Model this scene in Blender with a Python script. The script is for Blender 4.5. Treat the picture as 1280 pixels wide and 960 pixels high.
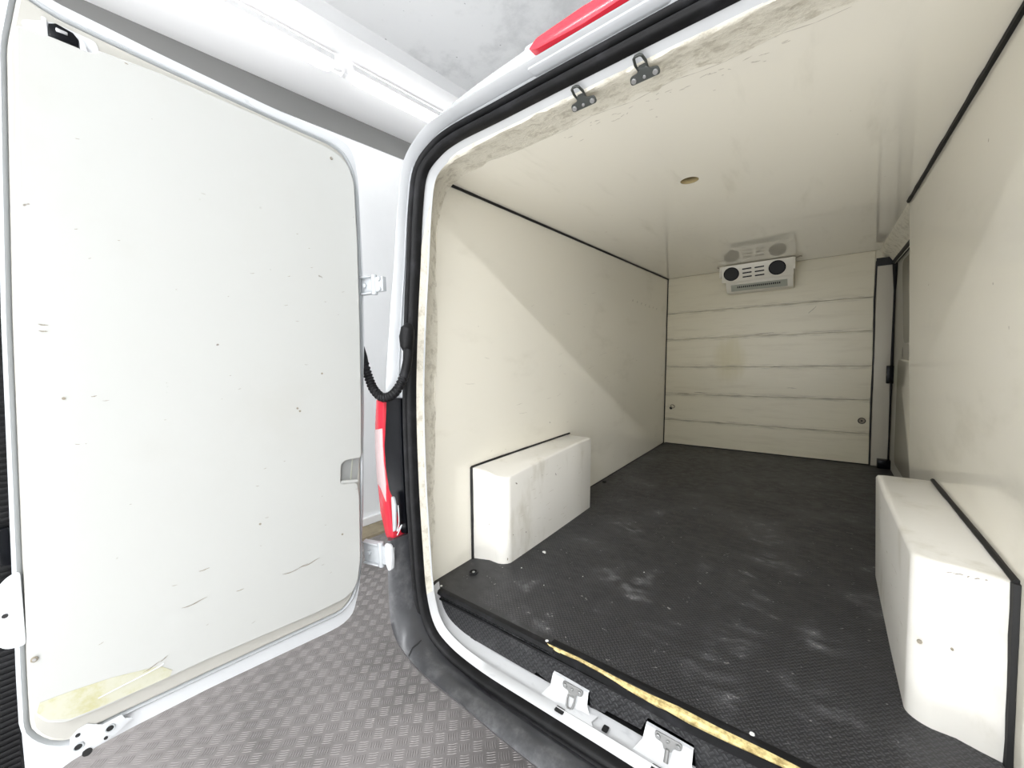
import bpy, bmesh, math, random
from mathutils import Vector, Matrix
random.seed(7)
SC = bpy.context.scene
COL = SC.collection
for o in list(bpy.data.objects): bpy.data.objects.remove(o)

# ---------------------------------------------------------------- camera
CAM = Vector((1.28729, -1.03413, 0.95192))
R_ = Vector((0.787732, 0.615300, -0.029725)); U_ = Vector((-0.020707, 0.074672, 0.996993)); F_ = Vector((-0.615670, 0.784748, -0.071564))
cd = bpy.data.cameras.new('camera'); co = bpy.data.objects.new('camera', cd); COL.objects.link(co)
co.matrix_world = Matrix(((R_.x, U_.x, -F_.x, CAM.x), (R_.y, U_.y, -F_.y, CAM.y), (R_.z, U_.z, -F_.z, CAM.z), (0, 0, 0, 1)))
cd.sensor_width = 36; cd.sensor_fit = 'HORIZONTAL'; cd.lens = 494.9 * 36 / 1280; cd.clip_start = 0.02
SC.camera = co
# ---------------------------------------------------------------- world, exposure
w = bpy.data.worlds.new('world'); SC.world = w; w.use_nodes = True
w.node_tree.nodes['Background'].inputs[0].default_value = (0.9, 0.95, 1, 1)
w.node_tree.nodes['Background'].inputs[1].default_value = 0.3
SC.view_settings.view_transform = 'Standard'; SC.view_settings.look = 'None'
SC.view_settings.gamma = 1; SC.view_settings.use_curve_mapping = False
SC.view_settings.exposure = 0.35
SC.cycles.max_bounces = 10; SC.cycles.diffuse_bounces = 7; SC.cycles.glossy_bounces = 5
# ---------------------------------------------------------------- workshop frame of reference
TH = math.radians(4.0)
RU = Vector((math.sin(TH), math.cos(TH), 0)); RN = Vector((math.cos(TH), -math.sin(TH), 0))
CB = Vector((CAM.x, CAM.y, 0))
def rp(perp, along, z):      # perp metres to the left of the standing point, along metres forward of it
    p = CB - RN * perp + RU * along; return Vector((p.x, p.y, z))
def area(name, loc, sx, sy, power, col, look):
    l = bpy.data.lights.new(name, 'AREA'); l.shape = 'RECTANGLE'; l.size = sx; l.size_y = sy; l.energy = power; l.color = col
    o = bpy.data.objects.new(name, l); COL.objects.link(o); o.location = loc
    o.rotation_euler = (Vector(look) - Vector(loc)).to_track_quat('-Z', 'Y').to_euler()
    return o
WH = (0.97, 0.985, 1.0)
# light of the ceiling battens: one cross batten behind the van, long battens left and right
area('light_cross_batten', (1.5, -2.78, 3.07), 4.2, 0.07, 180, WH, (1.5, -2.78, 0))
# added fill light behind the camera that brightens the bay, no doorway modelled
area('light_rear_fill', (1.2, -4.1, 0.95), 4.6, 2.8, 50, WH, (1.2, 1.0, 0.95))
# added upward fill, low behind the camera, to lift the bay ceiling
area('light_low_fill', (0.9, -2.25, -0.5), 2.6, 1.2, 75, WH, (0.9, -2.251, 1.5))

# ---------------------------------------------------------------- materials
class NT:
    def __init__(s, m): s.t = m.node_tree; s.n = s.t.nodes; s.l = s.t.links
    def new(s, typ, **k):
        n = s.n.new(typ)
        for a, b in k.items(): setattr(n, a, b)
        return n
    def put(s, sock, v):
        if isinstance(v, bpy.types.NodeSocket): s.l.new(v, sock)
        else: sock.default_value = v
    def m(s, op, a, b=0.0, c=None, clamp=False):
        n = s.new('ShaderNodeMath', operation=op, use_clamp=clamp); s.put(n.inputs[0], a); s.put(n.inputs[1], b)
        if c is not None: s.put(n.inputs[2], c)
        return n.outputs[0]
    def ramp(s, v, a, b, oa=0.0, ob=1.0):
        n = s.new('ShaderNodeMapRange', interpolation_type='SMOOTHSTEP'); s.put(n.inputs[0], v)
        for i, x in enumerate((a, b, oa, ob)): n.inputs[i + 1].default_value = x
        return n.outputs[0]
    def noise(s, co, scale, detail=4, rough=0.5, vec=None):
        n = s.new('ShaderNodeTexNoise'); s.put(n.inputs['Scale'], scale); n.inputs['Detail'].default_value = detail; n.inputs['Roughness'].default_value = rough
        if vec is not None:
            mp = s.new('ShaderNodeMapping'); s.l.new(co, mp.inputs[0]); mp.inputs['Scale'].default_value = vec; co = mp.outputs[0]
        s.l.new(co, n.inputs['Vector']); return n.outputs['Fac']
    def mix(s, f, a, b):
        n = s.new('ShaderNodeMix', data_type='RGBA'); s.put(n.inputs[0], f); s.put(n.inputs[6], a); s.put(n.inputs[7], b); return n.outputs[2]
    def pos(s):
        return s.new('ShaderNodeNewGeometry').outputs['Position']
    def sep(s, v):
        n = s.new('ShaderNodeSeparateXYZ'); s.l.new(v, n.inputs[0]); return n.outputs
    def bump(s, h, strength=0.3, dist=0.002):
        n = s.new('ShaderNodeBump'); n.inputs['Strength'].default_value = strength; n.inputs['Distance'].default_value = dist; s.l.new(h, n.inputs['Height']); return n.outputs[0]
def mat(name, col, rough=0.5, metal=0.0, spec=0.5, fn=None, **kw):
    m = bpy.data.materials.new(name); m.use_nodes = True; b = m.node_tree.nodes['Principled BSDF']
    b.inputs['Base Color'].default_value = (*col, 1); b.inputs['Roughness'].default_value = rough
    b.inputs['Metallic'].default_value = metal; b.inputs['Specular IOR Level'].default_value = spec
    for k, v in kw.items(): b.inputs[k].default_value = v
    if fn: fn(NT(m), b)
    return m
def worn(base, dirt, dscale=6, amt=0.5, specks=0.6, bump=0.15, stretch=(1, 1, 1), lo=0.55, hi=0.8, speck_scale=26):
    def f(t, b):
        P = t.pos(); n1 = t.noise(P, dscale, 6, 0.6, stretch)
        k = t.m('MULTIPLY', t.ramp(n1, lo, hi), amt)
        n2 = t.noise(P, speck_scale, 2, 0.5); n3 = t.noise(P, 3.1, 2, 0.5)
        sp = t.m('MULTIPLY', t.ramp(n2, 0.755, 0.775), t.m('MULTIPLY', t.ramp(n3, 0.5, 0.6), specks))
        c = t.mix(k, (*base, 1), (*dirt, 1)); c = t.mix(sp, c, (0.16, 0.13, 0.1, 1))
        t.put(b.inputs['Base Color'], c)
        t.put(b.inputs['Normal'], t.bump(t.noise(P, 7, 3, 0.5), bump, 0.004))
    return f
M = {}
CREAM = (0.87, 0.835, 0.735)
M['grp'] = mat('glossy_cream_lining', CREAM, 0.09, fn=worn(CREAM, (0.60, 0.565, 0.46), 2.2, 0.35, 0.7, 0.02, (1, 1, 2.5)), spec=0.55)
M['grp_ceiling'] = mat('glossy_cream_ceiling', CREAM, 0.035, fn=worn(CREAM, (0.60, 0.57, 0.47), 3.0, 0.4, 0.5, 0.0, (3, 0.6, 1)), spec=0.9)
def plank_fn(t, b):
    P = t.pos(); x, y, z = t.sep(P)
    n1 = t.noise(P, 3, 5, 0.6, (1.0, 1, 9))
    c = t.mix(t.m('MULTIPLY', t.ramp(n1, 0.45, 0.75), 0.55), (0.66, 0.615, 0.475, 1), (0.56, 0.51, 0.38, 1))
    # yellow dribble below the cooling unit
    dx = t.m('DIVIDE', t.m('SUBTRACT', x, 0.61), 0.17); dz = t.m('DIVIDE', t.m('SUBTRACT', z, 0.86), 0.28)
    d = t.m('ADD', t.m('MULTIPLY', dx, dx), t.m('MULTIPLY', dz, dz))
    n2 = t.noise(P, 9, 4, 0.6, (3, 1, 0.5))
    k = t.m('MULTIPLY', t.ramp(t.m('ADD', d, t.m('MULTIPLY', n2, 0.8)), 1.3, 0.3), 0.6)
    c = t.mix(k, c, (0.54, 0.48, 0.27, 1))
    n3 = t.noise(P, 14, 3, 0.6, (0.5, 1, 9))
    dl = None
    for zz in (0.25, 0.517, 0.787, 1.062, 1.322):
        q = t.m('ABSOLUTE', t.m('SUBTRACT', z, zz)); dl = q if dl is None else t.m('MINIMUM', dl, q)
    g = t.m('MULTIPLY', t.ramp(dl, 0.035, 0.0), t.ramp(n3, 0.42, 0.68))
    c = t.mix(t.m('MULTIPLY', g, 0.75), c, (0.26, 0.23, 0.17, 1))
    t.put(b.inputs['Base Color'], c); t.put(b.inputs['Normal'], t.bump(n1, 0.12, 0.004))
M['plank'] = mat('painted_bulkhead_board', CREAM, 0.32, fn=plank_fn)
BOXC = (0.76, 0.74, 0.69)
M['box'] = mat('painted_wheel_box', BOXC, 0.3, fn=worn(BOXC, (0.50, 0.47, 0.38), 7, 0.6, 1.0, 0.10, (1, 1, 0.4), 0.52, 0.74, 30))
def bead_fn(t, b):
    P = t.pos(); n1 = t.noise(P, 22, 6, 0.7); n2 = t.noise(P, 60, 3, 0.6)
    c = t.mix(t.m('MULTIPLY', t.ramp(n1, 0.47, 0.66), 0.62), (0.80, 0.765, 0.665, 1), (0.46, 0.42, 0.33, 1))
    t.put(b.inputs['Base Color'], c); t.put(b.inputs['Normal'], t.bump(t.m('ADD', n1, t.m('MULTIPLY', n2, 0.5)), 0.7, 0.006))
M['bead'] = mat('lumpy_cream_sealant', CREAM, 0.55, fn=bead_fn)
M['white'] = mat('white_car_paint', (0.60, 0.615, 0.63), 0.22, fn=worn((0.60, 0.615, 0.63), (0.62, 0.62, 0.62), 9, 0.3, 0.5, 0.03))
M['sill'] = mat('scuffed_white_sill_paint', (0.85, 0.86, 0.86), 0.35, fn=worn((0.56, 0.565, 0.57), (0.36, 0.37, 0.38), 14, 0.6, 1.0, 0.35, (1, 3, 3), 0.55, 0.75, 40))
M['liner'] = mat('white_door_liner', (0.50, 0.505, 0.488), 0.6, spec=0.25, fn=worn((0.47, 0.475, 0.458), (0.44, 0.435, 0.405), 2.5, 0.5, 0.8, 0.02, (1, 1, 1), 0.5, 0.8, 24))
M['door_cream'] = mat('cream_inner_door_panel', (0.43, 0.42, 0.385), 0.55, spec=0.3, fn=worn((0.43, 0.42, 0.385), (0.60, 0.57, 0.5), 8, 0.3, 0.6, 0.03))
def rubber_fn(t, b):
    P = t.pos(); n = t.noise(P, 16, 5, 0.65)
    t.put(b.inputs['Base Color'], t.mix(t.ramp(n, 0.45, 0.85), (0.006, 0.006, 0.0065, 1), (0.022, 0.022, 0.025, 1)))
    t.put(b.inputs['Normal'], t.bump(n, 0.08, 0.003))
M['rubber'] = mat('black_rubber', (0.015, 0.015, 0.016), 0.5, spec=0.22, fn=rubber_fn)
M['black'] = mat('black_trim_strip', (0.008, 0.008, 0.008), 0.6)
M['black_gloss'] = mat('glossy_black_plastic', (0.003, 0.0035, 0.005), 0.25, spec=0.15)
def bumper_fn(t, b):
    P = t.pos(); n = t.noise(P, 9, 6, 0.7); n2 = t.noise(P, 60, 3, 0.6)
    t.put(b.inputs['Base Color'], t.mix(t.ramp(n, 0.45, 0.8), (0.045, 0.046, 0.05, 1), (0.13, 0.13, 0.135, 1)))
    t.put(b.inputs['Roughness'], t.ramp(n, 0.3, 0.8, 0.3, 0.5)); t.put(b.inputs['Normal'], t.bump(n2, 0.08, 0.001))
M['bumper'] = mat('grey_black_bumper_plastic', (0.04, 0.04, 0.045), 0.36, fn=bumper_fn)
def tread_nodes(t, P, cell, ang, third):
    """raised lozenge bars, every cell turned a quarter against its neighbours; third = index of second axis"""
    s = t.sep(P); X, Y = s[0], s[third]; ca, sa = math.cos(ang) / cell, math.sin(ang) / cell
    u = t.m('ADD', t.m('MULTIPLY', X, ca), t.m('MULTIPLY', Y, sa)); v = t.m('SUBTRACT', t.m('MULTIPLY', Y, ca), t.m('MULTIPLY', X, sa))
    par = t.m('MODULO', t.m('ABSOLUTE', t.m('ADD', t.m('FLOOR', u), t.m('FLOOR', v))), 2.0)
    fu = t.m('ABSOLUTE', t.m('SUBTRACT', t.m('FRACT', u), 0.5)); fv = t.m('ABSOLUTE', t.m('SUBTRACT', t.m('FRACT', v), 0.5))
    def bar(a, c_): return t.m('MULTIPLY', t.ramp(a, 0.5, 0.38), t.ramp(c_, 0.26, 0.10))
    b1 = bar(fu, fv); b2 = bar(fv, fu)
    return t.m('ADD', t.m('MULTIPLY', b1, t.m('SUBTRACT', 1.0, par)), t.m('MULTIPLY', b2, par))
def mat_floor_fn(t, b):
    P = t.pos(); x, y, z = t.sep(P)
    h = tread_nodes(t, P, 0.0112, math.radians(45), 1)
    # smooth selvedge by the left wall and along the rear edge
    e = t.m('MULTIPLY', t.ramp(t.m('ADD', x, t.m('MULTIPLY', y, 0.12)), 0.2, 0.34), t.ramp(y, 0.02, 0.05))
    h = t.m('MULTIPLY', h, e)
    n = t.noise(P, 3.2, 7, 0.62); n2 = t.noise(P, 16, 5, 0.6, (1, 1.6, 1)); n4 = t.noise(P, 90, 2, 0.5)
    dust = t.m('MULTIPLY', t.ramp(n, 0.47, 0.72), t.ramp(n2, 0.40, 0.70))
    c = t.mix(t.m('MULTIPLY', dust, 0.8), (0.016, 0.016, 0.018, 1), (0.17, 0.17, 0.178, 1))
    c = t.mix(t.m('MULTIPLY', h, t.m('ADD', 0.25, t.m('MULTIPLY', dust, 0.5))), c, (0.13, 0.13, 0.14, 1))
    c = t.mix(t.m('MULTIPLY', t.ramp(t.m('MULTIPLY', n4, t.ramp(n2, 0.3, 0.7)), 0.55, 0.62), 0.6), c, (0.35, 0.34, 0.33, 1))
    t.put(b.inputs['Base Color'], c); t.put(b.inputs['Roughness'], t.ramp(n2, 0.3, 0.7, 0.38, 0.55))
    t.put(b.inputs['Normal'], t.bump(h, 0.8, 0.0013))
M['floor_mat'] = mat('black_tread_rubber_matting', (0.02, 0.02, 0.022), 0.45, fn=mat_floor_fn)
def riser_fn(t, b):
    P = t.pos(); h = tread_nodes(t, P, 0.0145, math.radians(45), 2); n = t.noise(P, 12, 4, 0.6)
    c = t.mix(h, (0.010, 0.010, 0.011, 1), (0.03, 0.03, 0.032, 1)); c = t.mix(t.m('MULTIPLY', t.ramp(n, 0.5, 0.8), 0.4), c, (0.10, 0.10, 0.10, 1))
    t.put(b.inputs['Base Color'], c); t.put(b.inputs['Normal'], t.bump(h, 0.8, 0.0016))
M['riser'] = mat('black_step_matting', (0.02, 0.02, 0.02), 0.4, fn=riser_fn)
M['foam'] = mat('yellow_foam_edge', (0.62, 0.5, 0.22), 0.8, fn=lambda t, b: (t.put(b.inputs['Base Color'], t.mix(t.ramp(t.noise(t.pos(), 45, 5, 0.7), 0.35, 0.7), (0.78, 0.64, 0.30, 1), (0.30, 0.22, 0.08, 1))), t.put(b.inputs['Normal'], t.bump(t.noise(t.pos(), 120, 4, 0.7), 0.8, 0.003))))
M['steel'] = mat('galvanised_striker', (0.22, 0.22, 0.215), 0.45, 0.5)
M['steel_dark'] = mat('blackened_striker_steel', (0.07, 0.075, 0.07), 0.4, 0.6)
M['bolt'] = mat('bright_bolt_head', (0.5, 0.5, 0.5), 0.3, 0.9)
M['red'] = mat('red_lamp_lens', (0.58, 0.03, 0.05), 0.2, **{'Emission Color': (0.8, 0.05, 0.05, 1), 'Emission Strength': 0.0})
M['lens_clear'] = mat('frosted_pale_lens', (0.55, 0.42, 0.42), 0.3)
M['post'] = mat('dull_cream_post', (0.50, 0.47, 0.39), 0.45)
M['unit'] = mat('cooling_unit_housing', (0.70, 0.67, 0.58), 0.35)
M['unit_grey'] = mat('cooling_unit_tray', (0.36, 0.37, 0.31), 0.4)
M['tape'] = mat('yellowed_clear_tape', (0.74, 0.72, 0.54), 0.25, fn=lambda t, b: t.put(b.inputs['Base Color'], t.mix(t.ramp(t.noise(t.pos(), 18, 5, 0.65), 0.4, 0.75), (0.50, 0.495, 0.40, 1), (0.42, 0.40, 0.22, 1))))
M['scuff'] = mat('dark_scuff', (0.25, 0.22, 0.17), 0.8)
M['scuff_pale'] = mat('pale_scuff', (0.52, 0.49, 0.42), 0.8)
M['chip'] = mat('white_chip', (0.7, 0.7, 0.68), 0.6)
M['hole'] = mat('bored_foam', (0.45, 0.36, 0.18), 0.9)
M['gasket'] = mat('grey_door_gasket_paint', (0.42, 0.44, 0.455), 0.4)
M['recess'] = mat('pale_grey_recess', (0.27, 0.275, 0.27), 0.6)
# workshop
def wallfn(base):
    def f(t, b):
        P = t.pos(); n = t.noise(P, 1.1, 5, 0.55)
        t.put(b.inputs['Base Color'], t.mix(t.m('MULTIPLY', t.ramp(n, 0.45, 0.75), 0.25), (*base, 1), (base[0] * .8, base[1] * .81, base[2] * .82, 1)))
        t.put(b.inputs['Normal'], t.bump(t.noise(P, 2.3, 3, 0.5), 0.25, 0.03))
    return f
M['room_white'] = mat('white_workshop_wall', (0.86, 0.87, 0.875), 0.5, fn=wallfn((0.86, 0.87, 0.875)))
def ceil_fn(t, b):
    P = t.pos(); n = t.noise(P, 2.6, 7, 0.7); n2 = t.noise(P, 24, 3, 0.5)
    c = t.mix(t.m('MULTIPLY', t.ramp(n, 0.5, 0.72), 0.5), (0.90, 0.905, 0.905, 1), (0.60, 0.61, 0.61, 1))
    c = t.mix(t.m('MULTIPLY', t.ramp(n2, 0.73, 0.76), 0.7), c, (0.25, 0.25, 0.25, 1))
    t.put(b.inputs['Base Color'], c)
M['room_ceiling'] = mat('marked_white_ceiling', (0.8, 0.8, 0.8), 0.6, fn=ceil_fn)
M['room_grey'] = mat('grey_painted_band', (0.17, 0.17, 0.165), 0.5)
M['soffit'] = mat('pale_grey_soffit', (0.88, 0.88, 0.88), 0.45)
M['timber'] = mat('dirty_timber_kerb', (0.27, 0.22, 0.14), 0.7, fn=lambda t, b: t.put(b.inputs['Base Color'], t.mix(t.noise(t.pos(), 12, 4, 0.6), (0.14, 0.11, 0.08, 1), (0.40, 0.34, 0.22, 1))))
def plate_fn(t, b):
    P = t.pos(); n = t.noise(P, 1.6, 6, 0.6); n2 = t.noise(P, 40, 3, 0.6)
    t.put(b.inputs['Base Color'], t.mix(t.ramp(n, 0.4, 0.7), (0.27, 0.25, 0.243, 1), (0.18, 0.168, 0.162, 1)))
    t.put(b.inputs['Roughness'], t.ramp(n2, 0.3, 0.7, 0.34, 0.52))
M['plate'] = mat('grey_checker_plate', (0.3, 0.29, 0.28), 0.45, 0.35, fn=plate_fn)
M['plate_bar'] = mat('polished_tread_bar', (0.27, 0.25, 0.243), 0.42, 0.4)
M['lamp'] = mat('lit_lamp_diffuser', (1, 1, 1), 0.4, **{'Emission Color': (1, 1, 1, 1), 'Emission Strength': 5.5})
M['batten'] = mat('white_lamp_batten', (0.85, 0.85, 0.85), 0.4)
M['shutter'] = mat('dark_shutter', (0.03, 0.03, 0.033), 0.5)

# ---------------------------------------------------------------- mesh helpers
def link(name, me, parent=None):
    o = bpy.data.objects.new(name, me); COL.objects.link(o)
    if parent: o.parent = parent
    return o
def mesh(name, vs, fs, m, parent=None, smooth=False, bevel=0, seg=2, off=None, auto=35, fix=True):
    me = bpy.data.meshes.new(name)
    if off is None and parent is not None and not parent.get('local'):
        off = world_off(parent)
    if off is not None: vs = [(v[0] - off[0], v[1] - off[1], v[2] - off[2]) for v in vs]
    me.from_pydata([tuple(v) for v in vs], [], fs); me.materials.append(M[m])
    bm = bmesh.new(); bm.from_mesh(me)
    if fix: bmesh.ops.remove_doubles(bm, verts=bm.verts, dist=1e-6)
    bmesh.ops.recalc_face_normals(bm, faces=bm.faces)
    if bevel:
        es = [e for e in bm.edges if len(e.link_faces) == 2 and e.calc_face_angle(0) > 0.6]
        bmesh.ops.bevel(bm, geom=es, offset=bevel, segments=seg, profile=0.5, affect='EDGES', clamp_overlap=True)
    if smooth or bevel:
        for f in bm.faces: f.smooth = True
        for e in bm.edges:
            if len(e.link_faces) == 2 and e.calc_face_angle(0) > math.radians(auto): e.smooth = False
    bm.to_mesh(me); bm.free()
    return link(name, me, parent)
def world_off(p):
    o = Vector((0, 0, 0))
    while p is not None: o += p.location; p = p.parent
    return o
def empty(name, loc, label, cat, group=None, rotz=0):
    o = bpy.data.objects.new(name, None); COL.objects.link(o); o.location = loc; o.rotation_euler.z = rotz; o.empty_display_size = 0.05
    tag(o, label, cat, group); 
    if rotz: o['local'] = 1
    return o
def tag(o, label=None, cat=None, group=None, kind=None):
    if label: o['label'] = label
    if cat: o['category'] = cat
    if group: o['group'] = group
    if kind: o['kind'] = kind
    return o
def struct(o, label=None): return tag(o, label, None, None, 'structure')
def boxv(a, b):
    (x0, y0, z0), (x1, y1, z1) = a, b
    vs = [(x0, y0, z0), (x1, y0, z0), (x1, y1, z0), (x0, y1, z0), (x0, y0, z1), (x1, y0, z1), (x1, y1, z1), (x0, y1, z1)]
    return vs, [(0, 3, 2, 1), (4, 5, 6, 7), (0, 1, 5, 4), (1, 2, 6, 5), (2, 3, 7, 6), (3, 0, 4, 7)]
def box(name, a, b, m, parent=None, bevel=0.0, **k):
    vs, fs = boxv(a, b); return mesh(name, vs, fs, m, parent, bevel=bevel, **k)
def join(parts):
    V, F = [], []
    for vs, fs in parts:
        n = len(V); V += [tuple(v) for v in vs]; F += [tuple(i + n for i in f) for f in fs]
    return V, F
def obox(c, ax, ay, az, sx, sy, sz):
    c = Vector(c); ax, ay, az = Vector(ax), Vector(ay), Vector(az)
    vs = [c + ax * sx * i + ay * sy * j + az * sz * k for k in (-.5, .5) for j in (-.5, .5) for i in (-.5, .5)]
    return vs, [(0, 2, 3, 1), (4, 5, 7, 6), (0, 1, 5, 4), (1, 3, 7, 5), (3, 2, 6, 7), (2, 0, 4, 6)]
def prism(poly, ax0, ax1, mapf):
    """poly in 2-D; mapf(u, v, t) -> xyz; extruded from t=ax0 to ax1"""
    n = len(poly); vs = [mapf(u, v, ax0) for u, v in poly] + [mapf(u, v, ax1) for u, v in poly]
    return vs, [tuple(range(n))[::-1], tuple(range(n, 2 * n))] + [(i, (i + 1) % n, n + (i + 1) % n, n + i) for i in range(n)]
def tube(path, r, seg=10, cap=True, closed=False):
    P = [Vector(p) for p in path]; n = len(P); V, F = [], []; up = None
    for i, p in enumerate(P):
        if closed: d = P[(i + 1) % n] - P[i - 1]
        else: d = P[min(i + 1, n - 1)] - P[max(i - 1, 0)]
        d.normalize()
        if up is None: up = d.orthogonal().normalized()
        up = (up - d * up.dot(d)).normalized(); s = d.cross(up); rr = r[i] if isinstance(r, (list, tuple)) else r
        for k in range(seg):
            a = 2 * math.pi * k / seg; V.append(p + up * math.cos(a) * rr + s * math.sin(a) * rr)
    for i in range(n if closed else n - 1):
        j = (i + 1) % n
        for k in range(seg): F.append((i * seg + k, i * seg + (k + 1) % seg, j * seg + (k + 1) % seg, j * seg + k))
    if cap and not closed: F += [tuple(range(seg))[::-1], tuple(range((n - 1) * seg, n * seg))]
    return V, F
def disc(c, ax, r, h, seg=20):
    c = Vector(c); ax = Vector(ax).normalized(); return tube([c - ax * h / 2, c + ax * h / 2], r, seg)
def smoothpath(pts, sub=6):
    P = [Vector(p) for p in pts]; out = []
    for i in range(len(P) - 1):
        a, b, c, d = P[max(i - 1, 0)], P[i], P[i + 1], P[min(i + 2, len(P) - 1)]
        for k in range(sub):
            t = k / sub; out.append(0.5 * ((2 * b) + (c - a) * t + (2 * a - 5 * b + 4 * c - d) * t * t + (3 * b - a - 3 * c + d) * t ** 3))
    out.append(P[-1]); return out
def loft(loops, closed=False, jitter=0, jidx=()):
    V, F = [], []; n = len(loops[0])
    for li, L in enumerate(loops):
        for p in L:
            p = Vector(p)
            if li in jidx: p += Vector((random.uniform(-1, 1), random.uniform(-1, 1), random.uniform(-1, 1))) * jitter
            V.append(p)
    for a in range(len(loops) - 1):
        for i in range(n if closed else n - 1):
            j = (i + 1) % n; F.append((a * n + i, a * n + j, (a + 1) * n + j, (a + 1) * n + i))
    return V, F
def rounded(poly, r, seg=4):
    out = []; n = len(poly)
    for i in range(n):
        a, b, c = Vector(poly[i - 1]), Vector(poly[i]), Vector(poly[(i + 1) % n])
        rr = min(r, (a - b).length * .45, (c - b).length * .45); p = b + (a - b).normalized() * rr; q = b + (c - b).normalized() * rr
        for k in range(seg + 1):
            t = k / seg; out.append(tuple((1 - t) ** 2 * p + 2 * t * (1 - t) * b + t * t * q))
    return out

# ================================================================ THE WORKSHOP (setting)
GZ = -0.62
Y0, Y1 = -4.2, 6.5; RW = -3.2
wf = struct(mesh('workshop_floor', [rp(3.6, Y0, GZ), rp(RW, Y0, GZ), rp(RW, Y1, GZ), rp(3.6, Y1, GZ)], [(0, 1, 2, 3)], 'plate'), 'grey checker plate workshop floor beneath the van')
# raised five-bar tread, real geometry where it is near enough to read
cell = 0.052; g = math.radians(43)
gu = Vector((math.cos(g), math.sin(g), 0)); gv = Vector((-math.sin(g), math.cos(g), 0)); V, F = [], []
for i in range(-75, 60):
    for j in range(-60, 75):
        c = gu * (i + .5) * cell + gv * (j + .5) * cell + Vector((0, 0, GZ))
        if not (-2.3 < c.x < 0.62 and -1.15 < c.y < 1.7): continue
        a, b = (gu, gv) if (i + j) % 2 == 0 else (gv, gu)
        for k in range(5):
            m_ = c + b * (k - 2) * cell * .19; L = cell * .40; W_ = cell * .05; n = len(V); up = Vector((0, 0, 0.0012))
            V += [m_ - a * L, m_ - b * W_, m_ + a * L, m_ + b * W_, m_ - a * L * .6 + up, m_ + a * L * .6 + up]
            F += [(n, n + 1, n + 4), (n + 4, n + 1, n + 5), (n + 1, n + 2, n + 5), (n + 2, n + 3, n + 5), (n + 5, n + 3, n + 4), (n + 3, n, n + 4)]
tb = mesh('tread_bars', V, F, 'plate_bar', wf, fix=False); tag(tb, None, None, None, 'stuff')
WP = 3.5
def rq(name, pts, m, label=None):
    return struct(mesh(name, [rp(*p) for p in pts], [tuple(range(len(pts)))], m), label)
rq('workshop_wall_left', [(WP, Y0, -0.59), (WP, Y1, -0.59), (WP, Y1, 2.93), (WP, Y0, 2.93)], 'room_white', 'white workshop wall seen between the open door and the van')
rq('workshop_wall_right', [(RW, Y0, GZ), (RW, Y1, GZ), (RW, Y1, 3.24), (RW, Y0, 3.24)], 'room_white')
rq('workshop_wall_back', [(3.6, Y0, GZ), (RW, Y0, GZ), (RW, Y0, 3.3), (3.6, Y0, 3.3)], 'room_white')
rq('workshop_wall_front', [(3.6, Y1, GZ), (RW, Y1, GZ), (RW, Y1, 3.3), (3.6, Y1, 3.3)], 'room_white')
rq('workshop_ceiling', [(2.64, Y0, 3.24), (2.64, Y1, 3.24), (RW, Y1, 3.24), (RW, Y0, 3.24)], 'room_ceiling', 'scuffed white workshop ceiling above the van')
v1, f1 = join([([rp(WP, Y0, 2.925), rp(WP, Y1, 2.925), rp(WP, Y1, 3.12), rp(WP, Y0, 3.12)], [(0, 1, 2, 3)])])
struct(mesh('trim_1', v1, f1, 'room_grey'), 'dark grey band along the top of the white wall')
v1, f1 = loft([[rp(p, Y0, z), rp(p, Y1, z)] for p, z in ((WP, 3.12), (3.05, 3.12), (3.04, 3.135), (2.64, 3.135), (2.64, 3.24))])
struct(mesh('trim_2', v1, f1, 'soffit'), 'pale grey soffit carrying the strip lamps')
# skirt rail and timber kerb at the foot of the wall
v1, f1 = loft([[rp(p, Y0, z), rp(p, Y1, z)] for p, z in ((3.5, -0.53), (3.46, -0.53), (3.46, -0.595), (3.5, -0.595))])
struct(mesh('baseboard_left', v1, f1, 'batten'))
for k in range(5):
    a = -3.8 + k * 1.95
    v1, f1 = loft([[rp(p, a, z), rp(p, a + 1.93, z)] for p, z in ((3.52, GZ), (3.52, -0.598), (3.24, -0.60), (3.235, GZ))])
    if k == 0: kerb = tag(mesh('timber_kerb', v1, f1, 'timber'), 'dirty brown timber boards lying along the foot of the white workshop wall', 'board')
    else: tag(mesh('board', v1, f1, 'timber', kerb))
# strip lamps
def lamp(a0, a1, label, perp=2.94, z=3.12, grp='tube lamps along the workshop soffit'):
    e = empty('strip_lamp', rp(perp, a0, z), label, 'lamp', grp)
    v, f = loft([[rp(perp + p, a0, z + q), rp(perp + p, a1, z + q)] for p, q in ((-.05, 0.012), (-.05, -.03), (.05, -.03), (.05, 0.012))])
    mesh('batten', v, f, 'batten', e)
    P = [rp(perp, a0 + (a1 - a0) * t, z - .055) for t in (0, .012, .02, .98, .988, 1)]
    v, f = tube(P, [.015, .034, .038, .038, .034, .015], 14); mesh('diffuser', v, f, 'lamp', e, smooth=True)
    return e
lamp(-1.07 - .05, 1.415, 'lit tube lamp on the soffit above the open door, the nearer of the two')
lamp(1.545, 3.9, 'lit tube lamp on the soffit running behind the top corner of the van')
lamp(-3.6, -1.25, 'lit tube lamp on the soffit behind the photographer')
c0, c1 = rp(2.94, 1.40, 3.075), rp(2.94, 1.56, 3.075)
cn = empty('lamp_connector', c0, 'small white plug joining the two lit tube lamps', 'connector')
v, f = tube([c0, c1], .012, 8); mesh('link_cable', v, f, 'batten', cn, smooth=True)
v, f = obox((c0 * .35 + c1 * .65), RU, RN, (0, 0, 1), .035, .06, .05); mesh('plug', v, f, 'soffit', cn, bevel=.004)
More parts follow.
